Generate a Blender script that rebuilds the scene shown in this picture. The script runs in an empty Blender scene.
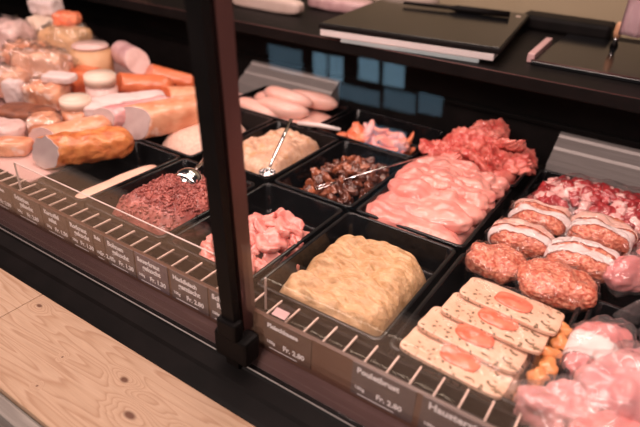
import bpy, bmesh, math, random
from mathutils import Vector, Matrix, noise, Euler
PI = math.pi
S = bpy.context.scene
C = S.collection
rnd = random.Random(11)
FLOOR = -0.95

# ------------------------------------------------------------------ materials
def _n(nt, t, **kw):
    n = nt.nodes.new(t)
    for k, v in kw.items(): setattr(n, k, v)
    return n
def mat(name, c1, c2=None, rough=.5, scale=30, detail=4, contrast=(.35, .65), bump=0, bscale=80, sss=0, coat=0,
        metal=0, stretch=None, spec=.5, coat_rough=.08, c3=None, scale3=12, con3=(.55, .62), vor=False):
    m = bpy.data.materials.new(name); m.use_nodes = True
    nt = m.node_tree; b = nt.nodes['Principled BSDF']; L = nt.links
    b.inputs['Roughness'].default_value = rough
    b.inputs['Metallic'].default_value = metal
    b.inputs['Specular IOR Level'].default_value = spec
    b.inputs['Base Color'].default_value = (*c1, 1)
    if coat:
        b.inputs['Coat Weight'].default_value = coat; b.inputs['Coat Roughness'].default_value = coat_rough
    if sss:
        b.inputs['Subsurface Weight'].default_value = sss
        b.inputs['Subsurface Radius'].default_value = (1, .35, .2)
        b.inputs['Subsurface Scale'].default_value = .006
    tc = _n(nt, 'ShaderNodeTexCoord'); mp = _n(nt, 'ShaderNodeMapping')
    L.new(tc.outputs['Object'], mp.inputs['Vector'])
    if stretch: mp.inputs['Scale'].default_value = stretch
    if c2:
        if vor:
            t = _n(nt, 'ShaderNodeTexVoronoi'); out = t.outputs['Distance']
        else:
            t = _n(nt, 'ShaderNodeTexNoise'); t.inputs['Detail'].default_value = detail; out = t.outputs['Fac']
        t.inputs['Scale'].default_value = scale
        L.new(mp.outputs[0], t.inputs['Vector'])
        r = _n(nt, 'ShaderNodeValToRGB'); e = r.color_ramp.elements
        e[0].position, e[1].position = contrast
        e[0].color = (*c1, 1); e[1].color = (*c2, 1)
        L.new(out, r.inputs[0]); last = r.outputs[0]
        if c3:
            t3 = _n(nt, 'ShaderNodeTexNoise'); t3.inputs['Scale'].default_value = scale3; t3.inputs['Detail'].default_value = 2
            off = _n(nt, 'ShaderNodeMapping'); off.inputs['Location'].default_value = (3.1, 1.7, 5.2)
            L.new(mp.outputs[0], off.inputs['Vector']); L.new(off.outputs[0], t3.inputs['Vector'])
            r3 = _n(nt, 'ShaderNodeValToRGB'); r3.color_ramp.elements[0].position, r3.color_ramp.elements[1].position = con3
            L.new(t3.outputs['Fac'], r3.inputs[0])
            mx = _n(nt, 'ShaderNodeMix', data_type='RGBA')
            L.new(r3.outputs[0], mx.inputs[0]); L.new(last, mx.inputs[6]); mx.inputs[7].default_value = (*c3, 1)
            last = mx.outputs[2]
        L.new(last, b.inputs['Base Color'])
    if bump:
        t2 = _n(nt, 'ShaderNodeTexNoise'); t2.inputs['Scale'].default_value = bscale; t2.inputs['Detail'].default_value = 3
        L.new(mp.outputs[0], t2.inputs['Vector'])
        bp = _n(nt, 'ShaderNodeBump'); bp.inputs['Strength'].default_value = bump; bp.inputs['Distance'].default_value = .004
        L.new(t2.outputs['Fac'], bp.inputs['Height']); L.new(bp.outputs[0], b.inputs['Normal'])
    return m

def film_mat(name, white=.06, crinkle=.5, spec0=.06, bscale=55, tint=(1, 1, 1)):
    """clear film or glass: see-through, with a mirror part that grows at grazing angles and a little milky white"""
    m = bpy.data.materials.new(name); m.use_nodes = True
    nt = m.node_tree; L = nt.links; nt.nodes.remove(nt.nodes['Principled BSDF'])
    out = nt.nodes['Material Output']
    tr = _n(nt, 'ShaderNodeBsdfTransparent'); tr.inputs[0].default_value = (*tint, 1)
    gl = _n(nt, 'ShaderNodeBsdfGlossy'); gl.inputs['Roughness'].default_value = .12 if crinkle else .0
    df = _n(nt, 'ShaderNodeBsdfDiffuse'); df.inputs[0].default_value = (.95, .85, .85, 1)
    lw = _n(nt, 'ShaderNodeLayerWeight'); lw.inputs['Blend'].default_value = .5
    pw = _n(nt, 'ShaderNodeMath', operation='POWER'); L.new(lw.outputs['Facing'], pw.inputs[0]); pw.inputs[1].default_value = 4.0
    ml = _n(nt, 'ShaderNodeMath', operation='MULTIPLY_ADD'); L.new(pw.outputs[0], ml.inputs[0]); ml.inputs[1].default_value = .8; ml.inputs[2].default_value = spec0
    cl = _n(nt, 'ShaderNodeClamp'); L.new(ml.outputs[0], cl.inputs[0])
    m1 = _n(nt, 'ShaderNodeMixShader'); m1.inputs[0].default_value = white
    L.new(tr.outputs[0], m1.inputs[1]); L.new(df.outputs[0], m1.inputs[2])
    m2 = _n(nt, 'ShaderNodeMixShader'); L.new(cl.outputs[0], m2.inputs[0]); L.new(m1.outputs[0], m2.inputs[1]); L.new(gl.outputs[0], m2.inputs[2])
    L.new(m2.outputs[0], out.inputs[0])
    if crinkle:
        tc = _n(nt, 'ShaderNodeTexCoord'); t = _n(nt, 'ShaderNodeTexNoise'); t.inputs['Scale'].default_value = bscale
        t.inputs['Detail'].default_value = 2; t.inputs['Distortion'].default_value = 1.5
        L.new(tc.outputs['Object'], t.inputs['Vector'])
        bp = _n(nt, 'ShaderNodeBump'); bp.inputs['Strength'].default_value = crinkle; bp.inputs['Distance'].default_value = .006
        L.new(t.outputs['Fac'], bp.inputs['Height']); L.new(bp.outputs[0], gl.inputs['Normal']); L.new(bp.outputs[0], lw.inputs['Normal'])
    return m

def emis(name, col, s):
    m = bpy.data.materials.new(name); m.use_nodes = True
    b = m.node_tree.nodes['Principled BSDF']; b.inputs['Base Color'].default_value = (0, 0, 0, 1)
    b.inputs['Emission Color'].default_value = (*col, 1); b.inputs['Emission Strength'].default_value = s
    return m

def wood_mat(name, light, mid, dark, knots):
    m = bpy.data.materials.new(name); m.use_nodes = True
    nt = m.node_tree; L = nt.links; b = nt.nodes['Principled BSDF']
    b.inputs['Roughness'].default_value = .42; b.inputs['Specular IOR Level'].default_value = .35
    tc = _n(nt, 'ShaderNodeTexCoord')
    mp = _n(nt, 'ShaderNodeMapping'); mp.inputs['Scale'].default_value = (1.0, 9, 9)
    L.new(tc.outputs['Object'], mp.inputs['Vector'])
    n1 = _n(nt, 'ShaderNodeTexNoise'); n1.inputs['Scale'].default_value = 3.2; n1.inputs['Detail'].default_value = 1.5; n1.inputs['Distortion'].default_value = .5
    L.new(mp.outputs[0], n1.inputs['Vector'])
    prev = n1.outputs['Fac']; kmask = None
    for (kx, ky, kr, ks) in knots:
        s1 = _n(nt, 'ShaderNodeVectorMath', operation='SUBTRACT'); L.new(tc.outputs['Object'], s1.inputs[0]); s1.inputs[1].default_value = (kx, ky, 0)
        s2 = _n(nt, 'ShaderNodeVectorMath', operation='MULTIPLY'); L.new(s1.outputs[0], s2.inputs[0]); s2.inputs[1].default_value = (ks, 1, 0)
        ln = _n(nt, 'ShaderNodeVectorMath', operation='LENGTH'); L.new(s2.outputs[0], ln.inputs[0])
        # rings bend round a knot
        g = _n(nt, 'ShaderNodeMapRange'); g.inputs['From Min'].default_value = 0; g.inputs['From Max'].default_value = kr * 5
        g.inputs['To Min'].default_value = .34; g.inputs['To Max'].default_value = 0; g.interpolation_type = 'SMOOTHSTEP'
        L.new(ln.outputs['Value'], g.inputs[0])
        a = _n(nt, 'ShaderNodeMath', operation='ADD'); L.new(prev, a.inputs[0]); L.new(g.outputs[0], a.inputs[1]); prev = a.outputs[0]
        k = _n(nt, 'ShaderNodeMapRange'); k.inputs['From Min'].default_value = kr * .5; k.inputs['From Max'].default_value = kr
        k.inputs['To Min'].default_value = 1; k.inputs['To Max'].default_value = 0; L.new(ln.outputs['Value'], k.inputs[0])
        if kmask is None: kmask = k.outputs[0]
        else:
            mxm = _n(nt, 'ShaderNodeMath', operation='MAXIMUM'); L.new(kmask, mxm.inputs[0]); L.new(k.outputs[0], mxm.inputs[1]); kmask = mxm.outputs[0]
    mu = _n(nt, 'ShaderNodeMath', operation='MULTIPLY'); L.new(prev, mu.inputs[0]); mu.inputs[1].default_value = 12
    fr = _n(nt, 'ShaderNodeMath', operation='FRACT'); L.new(mu.outputs[0], fr.inputs[0])
    r = _n(nt, 'ShaderNodeValToRGB'); e = r.color_ramp.elements
    e[0].position = 0; e[0].color = (*light, 1); e[1].position = 1; e[1].color = (*light, 1)
    x = e.new(.62); x.color = (*mid, 1); x = e.new(.86); x.color = (*dark, 1)
    L.new(fr.outputs[0], r.inputs[0])
    n2 = _n(nt, 'ShaderNodeTexNoise'); n2.inputs['Scale'].default_value = 60; n2.inputs['Detail'].default_value = 5
    mp2 = _n(nt, 'ShaderNodeMapping'); mp2.inputs['Scale'].default_value = (.5, 14, 14); L.new(tc.outputs['Object'], mp2.inputs['Vector']); L.new(mp2.outputs[0], n2.inputs['Vector'])
    mx = _n(nt, 'ShaderNodeMix', data_type='RGBA'); mx.blend_type = 'MULTIPLY'; mx.inputs[0].default_value = .35
    L.new(r.outputs[0], mx.inputs[6]); L.new(n2.outputs['Fac'], mx.inputs[7])
    last = mx.outputs[2]
    if kmask is not None:
        m3 = _n(nt, 'ShaderNodeMix', data_type='RGBA'); L.new(kmask, m3.inputs[0]); L.new(last, m3.inputs[6]); m3.inputs[7].default_value = (.13, .05, .025, 1)
        last = m3.outputs[2]
    L.new(last, b.inputs['Base Color'])
    bp = _n(nt, 'ShaderNodeBump'); bp.inputs['Strength'].default_value = .12; bp.inputs['Distance'].default_value = .002
    L.new(n2.outputs['Fac'], bp.inputs['Height']); L.new(bp.outputs[0], b.inputs['Normal'])
    return m

M = dict(
    black=mat('black_melamine', (.005, .005, .006), (.009, .009, .010), spec=.4, rough=.14, scale=40, bump=.05, bscale=60),
    frame=mat('black_metal', (.005, .004, .004), (.008, .006, .006), rough=.55, spec=.12, scale=20),
    gloss=mat('black_gloss', (.004, .005, .006), (.007, .007, .009), spec=.3, rough=.14, scale=6),
    deck=mat('dark_deck', (.012, .011, .011), (.02, .018, .017), rough=.35, scale=15),
    mauve=mat('brown_metal', (.10, .045, .042), (.13, .06, .055), rough=.35, scale=8, metal=.4),
    sill=mat('anodised_sill', (.20, .11, .105), (.26, .15, .14), rough=.35, scale=6, stretch=(1, 8, 8), metal=.5),
    grille=mat('brown_metal_channel', (.10, .042, .028), (.13, .06, .04), rough=.4, scale=14),
    bar=mat('pale_metal_bar', (.66, .48, .40), (.74, .56, .48), rough=.4, scale=20),
    steelb=mat('pale_blue_steel', (.34, .42, .44), (.42, .50, .52), rough=.4, scale=10),
    steel=mat('brushed_steel', (.30, .27, .26), (.38, .35, .34), rough=.5, scale=10, stretch=(1, 40, 40), metal=.35),
    chrome=mat('polished_steel', (.70, .68, .68), (.80, .78, .78), rough=.14, scale=10, metal=1),
    white=mat('white_plastic', (.72, .66, .66), (.80, .74, .74), rough=.4, scale=10),
    handle=mat('pale_handle', (.75, .66, .64), (.8, .7, .68), rough=.35, scale=20),
    pinkbar=mat('pink_plastic', (.62, .38, .38), (.68, .42, .42), rough=.4, scale=10),
    paper=mat('white_paper_band', (.70, .56, .54), (.76, .62, .60), rough=.5, scale=30, bump=.2, bscale=30),
    board=mat('pink_plastic_board', (.60, .36, .33), (.66, .42, .39), rough=.4, scale=8),
    tag=mat('slate_tag', (.085, .062, .068), (.105, .078, .082), rough=.45, scale=60),
    tagb=mat('slate_brown_reflection', (.085, .045, .036), (.105, .057, .045), rough=.45, scale=60),  # same slate, with a brown reflection painted into its colour
    tagv=mat('slate_violet_reflection', (.10, .075, .095), (.125, .092, .115), rough=.45, scale=60),  # slate again, violet reflection mixed into the base colour
    chalk=mat('chalk_lettering', (.88, .82, .84), (.92, .86, .88), rough=.8, scale=90),
    pate=mat('pate', (.50, .29, .135), (.66, .42, .23), rough=.45, scale=45, bump=.8, bscale=110, sss=.08, coat=.12, coat_rough=.25,
             stretch=(1, 1.6, 1)),
    ham=mat('pink_ham', (.72, .23, .20), (.82, .37, .32), rough=.35, scale=35, bump=.25, bscale=90, sss=.2, coat=.3),
    mince=mat('dark_cooked_mince', (.24, .05, .042), (.46, .135, .11), rough=.4, scale=60, bump=.5, bscale=200, coat=.25),
    chicken=mat('raw_poultry', (.68, .22, .19), (.82, .38, .32), rough=.34, scale=26, bump=.35, bscale=75, sss=.18, stretch=(.5, 1.3, 1), coat=.5),
    redmeat=mat('red_meat', (.56, .065, .055), (.80, .26, .21), rough=.32, scale=34, bump=.3, bscale=70, sss=.15, coat=.4),
    mush=mat('brown_marinated', (.06, .017, .010), (.22, .065, .035), rough=.22, scale=50, bump=.3, bscale=90, coat=.6),
    mush2=mat('amber_marinated', (.20, .05, .022), (.42, .13, .06), rough=.22, scale=50, bump=.3, bscale=90, coat=.6),
    salad=mat('pale_salad', (.58, .33, .22), (.74, .48, .33), rough=.4, scale=70, bump=.5, bscale=130, coat=.2, c3=(.62, .33, .18), scale3=55),
    grain=mat('pale_granular_salad', (.78, .48, .38), (.88, .60, .49), rough=.5, scale=160, bump=.6, bscale=300),
    orange=mat('orange_strip', (.82, .16, .07), (.92, .32, .17), rough=.35, scale=40, bump=.25, bscale=70, coat=.35),
    coral=mat('coral_strip', (.84, .34, .28), (.90, .45, .38), rough=.35, scale=40, bump=.25, bscale=70, coat=.35),
    sausage=mat('pale_sausage', (.78, .43, .36), (.86, .53, .45), rough=.35, scale=20, bump=.1, bscale=60, sss=.15, coat=.3),
    patty=mat('raw_mince_patty', (.50, .10, .055), (.78, .31, .20), rough=.38, scale=170, contrast=(.4, .62), bump=.7, bscale=230, coat=.35, vor=False),
    cubered=mat('marbled_red', (.30, .010, .016), (.48, .04, .045), rough=.3, scale=50, coat=.4, c3=(.80, .42, .40), scale3=60, con3=(.62, .68), bump=.3),
    cubefat=mat('marbled_fat', (.72, .34, .32), (.84, .52, .48), rough=.35, scale=50, coat=.4, c3=(.50, .06, .06), scale3=50, con3=(.58, .64)),
    terr=mat('cream_terrine', (.68, .40, .27), (.80, .53, .39), rough=.45, scale=30, coat=.25, c3=(.16, .10, .05), scale3=150, con3=(.59, .64)),
    terrc=mat('salmon_core', (.76, .13, .07), (.86, .24, .15), rough=.3, scale=60, sss=.1, coat=.45),
    carrot=mat('amber_chunk', (.62, .22, .07), (.78, .34, .13), rough=.3, scale=50, coat=.4, bump=.2),
    pinkmeat=mat('pale_pink_meat', (.60, .23, .235), (.74, .40, .39), rough=.3, scale=13, sss=.25, coat=.5, bump=.15, bscale=40, c3=(.80, .22, .22), scale3=10, con3=(.56, .7)),
    rosemeat=mat('rose_meat', (.68, .20, .20), (.78, .32, .31), rough=.3, scale=17, sss=.25, coat=.5, bump=.12, bscale=40),
    crust=mat('orange_crust', (.48, .12, .03), (.74, .28, .09), rough=.4, scale=45, bump=.8, bscale=90, coat=.3),
    crustp=mat('peach_crust', (.66, .24, .12), (.80, .40, .24), rough=.4, scale=30, bump=.4, bscale=60, coat=.4, c3=(.86, .62, .52), scale3=26, con3=(.58, .68)),
    cutgrey=mat('greyish_cut_face', (.50, .37, .36), (.58, .45, .43), rough=.45, scale=40),
    cutpink=mat('pinkish_cut_face', (.66, .42, .38), (.80, .57, .53), rough=.4, scale=30, bump=.3, coat=.3),
    cheese=mat('cream_rind', (.76, .58, .46), (.82, .66, .55), rough=.5, scale=18),
    beige=mat('tan_rind', (.60, .33, .16), (.70, .43, .25), rough=.45, scale=16),
    peach=mat('peach_wrapping', (.68, .33, .20), (.80, .47, .34), rough=.35, scale=24, coat=.5, bump=.4, bscale=35, c3=(.88, .70, .66), scale3=22, con3=(.56, .66)),
    rust=mat('rust_sausage', (.55, .11, .035), (.74, .21, .09), rough=.35, scale=20, coat=.35),
    brown=mat('dark_brown_crust', (.14, .045, .025), (.30, .10, .05), rough=.5, scale=40, bump=.5),
    mauvesk=mat('mauve_casing', (.48, .27, .28), (.66, .42, .42), rough=.4, scale=30, coat=.3),
    liver=mat('pale_paste', (.78, .47, .36), (.85, .55, .43), rough=.4, scale=30),
    ledge=wood_mat('pale_spruce', (.62, .41, .28), (.57, .365, .24), (.47, .27, .165), [(.147, .060, .0045, .6), (.277, .012, .0022, 1), (.297, -.041, .0022, 1), (.384, .035, .0055, .6), (.438, -.001, .0065, .5)]),
    ledge2=wood_mat('spruce', (.64, .43, .30), (.59, .38, .25), (.48, .28, .17), [(-.02, -.01, .004, .6)]),
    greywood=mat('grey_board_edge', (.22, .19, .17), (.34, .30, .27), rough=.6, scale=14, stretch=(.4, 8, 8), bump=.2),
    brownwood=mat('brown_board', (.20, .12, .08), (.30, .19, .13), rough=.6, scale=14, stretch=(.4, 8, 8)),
    floor=mat('dark_floor_tiles', (.045, .04, .04), (.065, .06, .058), rough=.4, scale=5),
    wall=mat('beige_wall', (.42, .33, .22), (.50, .40, .28), rough=.7, scale=2.5),
    cream=mat('cream_item', (.60, .44, .38), (.68, .52, .46), rough=.5, scale=10),
    cloth=mat('pink_cloth', (.80, .56, .62), (.86, .63, .68), rough=.8, scale=30, bump=.3, bscale=40),
    woodh=mat('tan_wooden_handle', (.66, .33, .18), (.76, .42, .25), rough=.45, scale=30),
    glass=film_mat('clear_glass', white=.0, crinkle=0, spec0=.045),
    plexi=film_mat('clear_acrylic', white=.0, crinkle=0, spec0=.02),
    edge=mat('bright_acrylic_edge', (.62, .50, .47), (.7, .58, .55), rough=.3, scale=20),
    film=film_mat('clear_film', white=.012, crinkle=.45, spec0=.04, bscale=34),
    film2=film_mat('glossy_clear_film', white=.03, crinkle=.6, spec0=.10, bscale=30),
    bag=film_mat('milky_film', white=.06, crinkle=.35, spec0=.06, bscale=22),
)

# ------------------------------------------------------------------ scene helpers
def link(name, bm, m, parent=None, smooth=True):
    me = bpy.data.meshes.new(name); bm.normal_update(); bm.to_mesh(me); bm.free()
    if smooth:
        for p in me.polygons: p.use_smooth = True
    for mm in (m if isinstance(m, (list, tuple)) else [m]): me.materials.append(M[mm] if isinstance(mm, str) else mm)
    o = bpy.data.objects.new(name, me); C.objects.link(o)
    if parent is not None: o.parent = parent
    return o
def tag(o, label, cat, group=None, kind=None):
    if label: o['label'] = label
    if cat: o['category'] = cat
    if group: o['group'] = group
    if kind: o['kind'] = kind
    return o
def empty(name, loc, label=None, cat=None, group=None, rot=(0, 0, 0)):
    o = bpy.data.objects.new(name, None); C.objects.link(o); o.location = loc; o.rotation_euler = rot
    o.empty_display_size = .02
    return tag(o, label, cat, group)
def dup(o, loc, rot, sc=(1, 1, 1), label=None):
    c = o.copy(); C.objects.link(c); c.location = loc; c.rotation_euler = rot; c.scale = sc
    if label: c['label'] = label
    for ch in o.children:
        d = ch.copy(); C.objects.link(d); d.parent = c
    return c
def box(bm, c, s, rot=None, bev=0):
    r = bmesh.ops.create_cube(bm, size=1)
    mtx = Matrix.Translation(Vector(c)) @ (rot.to_matrix().to_4x4() if rot else Matrix()) @ Matrix.Diagonal((*s, 1))
    bmesh.ops.transform(bm, matrix=mtx, verts=r['verts'])
    if bev:
        es = list({e for v in r['verts'] for e in v.link_edges})
        bmesh.ops.bevel(bm, geom=es, offset=bev, segments=2, affect='EDGES', profile=.5)
def boxo(name, c, s, m, parent=None, rot=None, bev=.0015):
    bm = bmesh.new(); box(bm, c, s, rot, bev); return link(name, bm, m, parent, smooth=False)
def spow(v, p): return math.copysign(abs(v) ** p, v)
def blob_bm(s, amp=.1, freq=2, seed=0, p=2.0, det=4, bend=0, grow=0, flat=None, amp2=0, freq2=9):
    """organic lump: superellipsoid + noise; amp in units of the smallest radius; flat = z below which it is pressed flat"""
    bm = bmesh.new(); bmesh.ops.create_icosphere(bm, subdivisions=det, radius=1)
    k = 2.0 / p; mn = min(s); off = Vector((seed * 7.3, seed * 3.1, seed * 5.7)); sm = max(s)
    for v in bm.verts:
        n = v.co.normalized()
        q = (abs(n.x) ** p + abs(n.y) ** p + abs(n.z) ** p) ** (-1 / p)
        u = n * q
        co = Vector((u.x * s[0], u.y * s[1], u.z * s[2]))
        d = noise.noise(co / sm * freq + off) * amp * mn
        if amp2: d += noise.noise(co / sm * freq2 + off) * amp2 * mn
        co += n * (d + grow)
        if bend: co.z += bend * (co.x ** 2) / s[0]
        if flat is not None and co.z < flat: co.z = flat + (co.z - flat) * .15
        v.co = co
    return bm
def blob(name, m, loc, s, rot=(0, 0, 0), parent=None, **kw):
    o = link(name, blob_bm(s, **kw), m, parent); o.location = loc; o.rotation_euler = rot; return o
def band_of(name, m, parent, s, axis, off, w, grow=.0015, **kw):
    """strip of sheet wrapped round the lump, hugging its surface"""
    bm = blob_bm(s, grow=grow, **{**kw, 'det': 5})
    dele = [f for f in bm.faces if abs(f.calc_center_median()[axis] - off) > w or f.calc_center_median().z < -s[2] * .55]
    bmesh.ops.delete(bm, geom=dele, context='FACES')
    bmesh.ops.solidify(bm, geom=list(bm.faces), thickness=-.001)
    return link(name, bm, m, parent)
def mound_bm(rx, ry, h, ex=4, k=4, amp=.004, freq=18, seed=0, ea=.06, amp2=0, freq2=60, rings=44, seg=128, stretch=(1, 1), slope=(0, 0), ridge=0):
    bm = bmesh.new(); off = Vector((seed * 3.7, seed * 1.9, seed))
    def rad(t):
        c, s_ = math.cos(t), math.sin(t)
        r = (abs(c / rx) ** ex + abs(s_ / ry) ** ex) ** (-1 / ex)
        return r * (1 + ea * noise.noise(Vector((c * 2.2, s_ * 2.2, seed * 1.3))))
    top = bm.verts.new((0, 0, 0)); grid = [[top]]
    for i in range(1, rings + 1):
        f = i / rings; row = []
        for j in range(seg):
            t = 2 * PI * j / seg; r = rad(t) * f
            row.append(bm.verts.new((r * math.cos(t), r * math.sin(t), f)))
        grid.append(row)
    for row in grid:
        for v in row:
            f = v.co.z; P = Vector((v.co.x * stretch[0], v.co.y * stretch[1], 0))
            z = h * (1 - f ** k) + amp * noise.noise(P * freq + off) * (1 - f ** 6)
            if amp2: z += amp2 * noise.noise(P * freq2 + off) * (1 - f ** 8)
            if ridge: z -= ridge * max(0, .35 - abs(noise.noise(P * freq * 1.4 + off * 2))) * (1 - f ** 6)
            z += (slope[0] * v.co.x + slope[1] * v.co.y) * (1 - f ** 4)
            v.co.z = max(z, 0) if f < 1 else 0
    for j in range(seg): bm.faces.new((top, grid[1][j], grid[1][(j + 1) % seg]))
    for i in range(1, rings):
        for j in range(seg):
            a, b = grid[i], grid[i + 1]; jj = (j + 1) % seg
            bm.faces.new((a[j], b[j], b[jj], a[jj]))
    base = [bm.verts.new((v.co.x * .97, v.co.y * .97, -.004)) for v in grid[rings]]
    for j in range(seg):
        jj = (j + 1) % seg; bm.faces.new((grid[rings][j], base[j], base[jj], grid[rings][jj]))
    bm.faces.new(list(reversed(base)))
    return bm
def tube_bm(pts, r, seg=12, bm=None, rz=1.0, cap=True):
    bm = bm or bmesh.new(); pts = [Vector(p) for p in pts]; rs = r if isinstance(r, (list, tuple)) else [r] * len(pts); loops = []
    for i, p in enumerate(pts):
        t = (pts[min(i + 1, len(pts) - 1)] - pts[max(i - 1, 0)]).normalized()
        a = Vector((0, 0, 1)).cross(t)
        a = a.normalized() if a.length > 1e-4 else Vector((1, 0, 0))
        b = t.cross(a)
        loops.append([bm.verts.new(p + a * rs[i] * math.cos(2 * PI * j / seg) + b * rs[i] * rz * math.sin(2 * PI * j / seg)) for j in range(seg)])
    for i in range(len(loops) - 1):
        for j in range(seg):
            k = (j + 1) % seg; bm.faces.new((loops[i][j], loops[i][k], loops[i + 1][k], loops[i + 1][j]))
    if cap: bm.faces.new(list(reversed(loops[0]))); bm.faces.new(loops[-1])
    return bm
def tray(x0, x1, y0, y1, label, zb=-.062, zr=0.0):
    g = .002; x0 += g; x1 -= g; y0 += g; y1 -= g
    cx, cy = (x0 + x1) / 2, (y0 + y1) / 2; hx, hy = (x1 - x0) / 2, (y1 - y0) / 2
    bm = bmesh.new()
    def loop(ins, z, r):
        vs = []
        for qx, qy, a0 in ((1, 1, 0), (-1, 1, 90), (-1, -1, 180), (1, -1, 270)):
            for k in range(7):
                a = math.radians(a0 + 15 * k)
                vs.append(bm.verts.new((qx * (hx - ins - r) + r * math.cos(a), qy * (hy - ins - r) + r * math.sin(a), z - zb)))
        return vs
    Ls = [loop(.004, zr - .006, .010), loop(.0, zr - .004, .012), loop(.0, zr - .001, .012), loop(.0015, zr, .011), loop(.0055, zr, .009), loop(.007, zr - .0015, .009),
          loop(.009, zb + .010, .010), loop(.011, zb + .004, .009), loop(.016, zb + .003, .008)]
    for a, b in zip(Ls, Ls[1:]):
        for j in range(28): bm.faces.new((a[j], a[(j + 1) % 28], b[(j + 1) % 28], b[j]))
    bm.faces.new(Ls[-1])
    O = [Ls[0], loop(.0055, zr - .010, .010), loop(.007, zb + .002, .009), loop(.010, zb, .008)]
    for a, b in zip(O, O[1:]):
        for j in range(28): bm.faces.new((a[(j + 1) % 28], a[j], b[j], b[(j + 1) % 28]))
    bm.faces.new(list(reversed(O[-1])))
    bmesh.ops.recalc_face_normals(bm, faces=bm.faces)
    o = link('serving_tray', bm, 'black', smooth=False)
    for p in o.data.polygons: p.use_smooth = p.area < .002
    o.location = (cx, cy, zb)
    return tag(o, label, 'tray', 'black rectangular trays in the counter')

# ------------------------------------------------------------------ the setting
boxo('floor', (-1, .9, FLOOR - .02), (9, 6.6, .04), 'floor', bev=0)['kind'] = 'structure'
boxo('wall_back', (-1, 2.55, .35), (9, .08, 2.64), 'wall', bev=0)['kind'] = 'structure'
wf = bmesh.new()
WY = -1.6
for (a, b, c, d) in ((-5.5, 3.5, FLOOR, 1.65),):
    box(wf, ((a + b) / 2, WY, (c + d) / 2), (b - a, .06, d - c))
link('wall_front', wf, 'frame', smooth=False)['kind'] = 'structure'
glow = emis('reflection_glow', (.42, .72, .95), 2.3); dim = emis('dim_reflection_glow', (.30, .52, .70), 1.2)  # unseen glowing panes, added to give blue reflections in the front glass
wn = 0
def pane(x0, x1, z0, z1, m):
    global wn; wn += 1
    w = boxo('reflection_pane_%d' % wn, ((x0 + x1) / 2, WY + .035, (z0 + z1) / 2), (x1 - x0, .01, z1 - z0), m, bev=0); w['kind'] = 'structure'

# ------------------------------------------------------------------ display counter
X0, X1 = -2.6, .75
ctr = empty('display_counter', (-.9, .45, FLOOR), 'black glass-fronted refrigerated butcher counter holding the trays of meat', 'counter')
def cp(name, bm, m, smooth=False):      # counter part given in world space
    bmesh.ops.translate(bm, verts=bm.verts, vec=(.9, -.45, -FLOOR)); return link(name, bm, m, ctr, smooth)
def cbox(name, x0, x1, y0, y1, z0, z1, m, bev=.0015):
    bm = bmesh.new(); box(bm, ((x0 + x1) / 2, (y0 + y1) / 2, (z0 + z1) / 2), (x1 - x0, y1 - y0, z1 - z0), None, bev); return cp(name, bm, m)
cbox('cabinet_base', X0, X1,   .39, 1.72, FLOOR, -.105, 'frame')
cbox('deck', X0, X1, .49, 1.345, -.105, -.063, 'deck')
SL = -.058                                 # the glass leans outwards at the top
def gy(z): return .4295 + SL * (z + .078)
# front rail: black ledge, bead, sill, channel with bars
def prism(x0, x1, prof):
    bm = bmesh.new(); a = [bm.verts.new((x0, y, z)) for y, z in prof]; b = [bm.verts.new((x1, y, z)) for y, z in prof]; n = len(prof)
    for i in range(n): bm.faces.new((a[i], a[(i + 1) % n], b[(i + 1) % n], b[i]))
    bm.faces.new(a); bm.faces.new(list(reversed(b))); bmesh.ops.recalc_face_normals(bm, faces=bm.faces); return bm
cp('front_ledge', prism(X0, X1, [(.372, -.15), (.372, -.107), (.378, -.103), (.398, -.094), (.402, -.089), (.422, -.083), (.426, -.079), (.434, -.079), (.434, -.15)]), 'frame')
bm = tube_bm([(X0, .4255, -.0788), (X1, .4255, -.0788)], .0010, 8); cp('bead', bm, 'steel', True)
cp('sill', prism(X0, X1, [(.4345, -.15), (.4345, -.078), (.443, -.062), (.452, -.060), (.452, -.15)]), 'sill')
cp('tag_rail', prism(X0, X1, [(.4525, -.12), (.4525, .0), (.4555, .003), (.4585, .0), (.4585, -.12)]), 'grille')
cp('air_channel', prism(X0, X1, [(.459, -.12), (.459, -.010), (.470, -.010), (.470, -.030), (.489, -.030), (.489, -.006), (.494, -.006), (.494, -.062), (.484, -.1), (.47, -.12)]), 'frame')
x = -1.19
while x < .08:
    bm = bmesh.new(); box(bm, (x, .4745, -.0003), (.0026, .036, .003), None, .0006); cp('grille_bar', bm, 'bar'); x += .0305
# glass, in panels either side of the post
def gpanel(name, x0, x1, z0, z1, y0, y1, th, m='glass'):
    return cp(name, prism(x0, x1, [(y0, z0), (y0 + th, z0), (y1 + th, z1), (y1, z1)]), m)
PX = -.395
gpanel('front_glass', X0, PX - .004, -.078, .56, gy(-.078), gy(.56), .005)
gpanel('front_glass', PX + .004, X1, -.078, .56, gy(-.078), gy(.56), .005)
cp('post', prism(PX - .0108, PX + .0108, [(gy(-.078) - .013, -.080), (gy(-.078) - .001, -.080), (gy(.56) - .001, .56), (gy(.56) - .013, .56)]), 'frame')
cp('inner_post', prism(PX - .010, PX + .010, [(gy(-.078) + .006, -.078), (gy(-.078) + .030, -.05), (gy(.56) + .030, .56), (gy(.56) + .006, .56)]), 'mauve')
bm = bmesh.new(); box(bm, (PX + .001, .426, -.044), (.058, .030, .044), None, .005); box(bm, (PX, .415, -.008), (.034, .018, .03), None, .004); cp('post_clamp', bm, 'frame')
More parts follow.
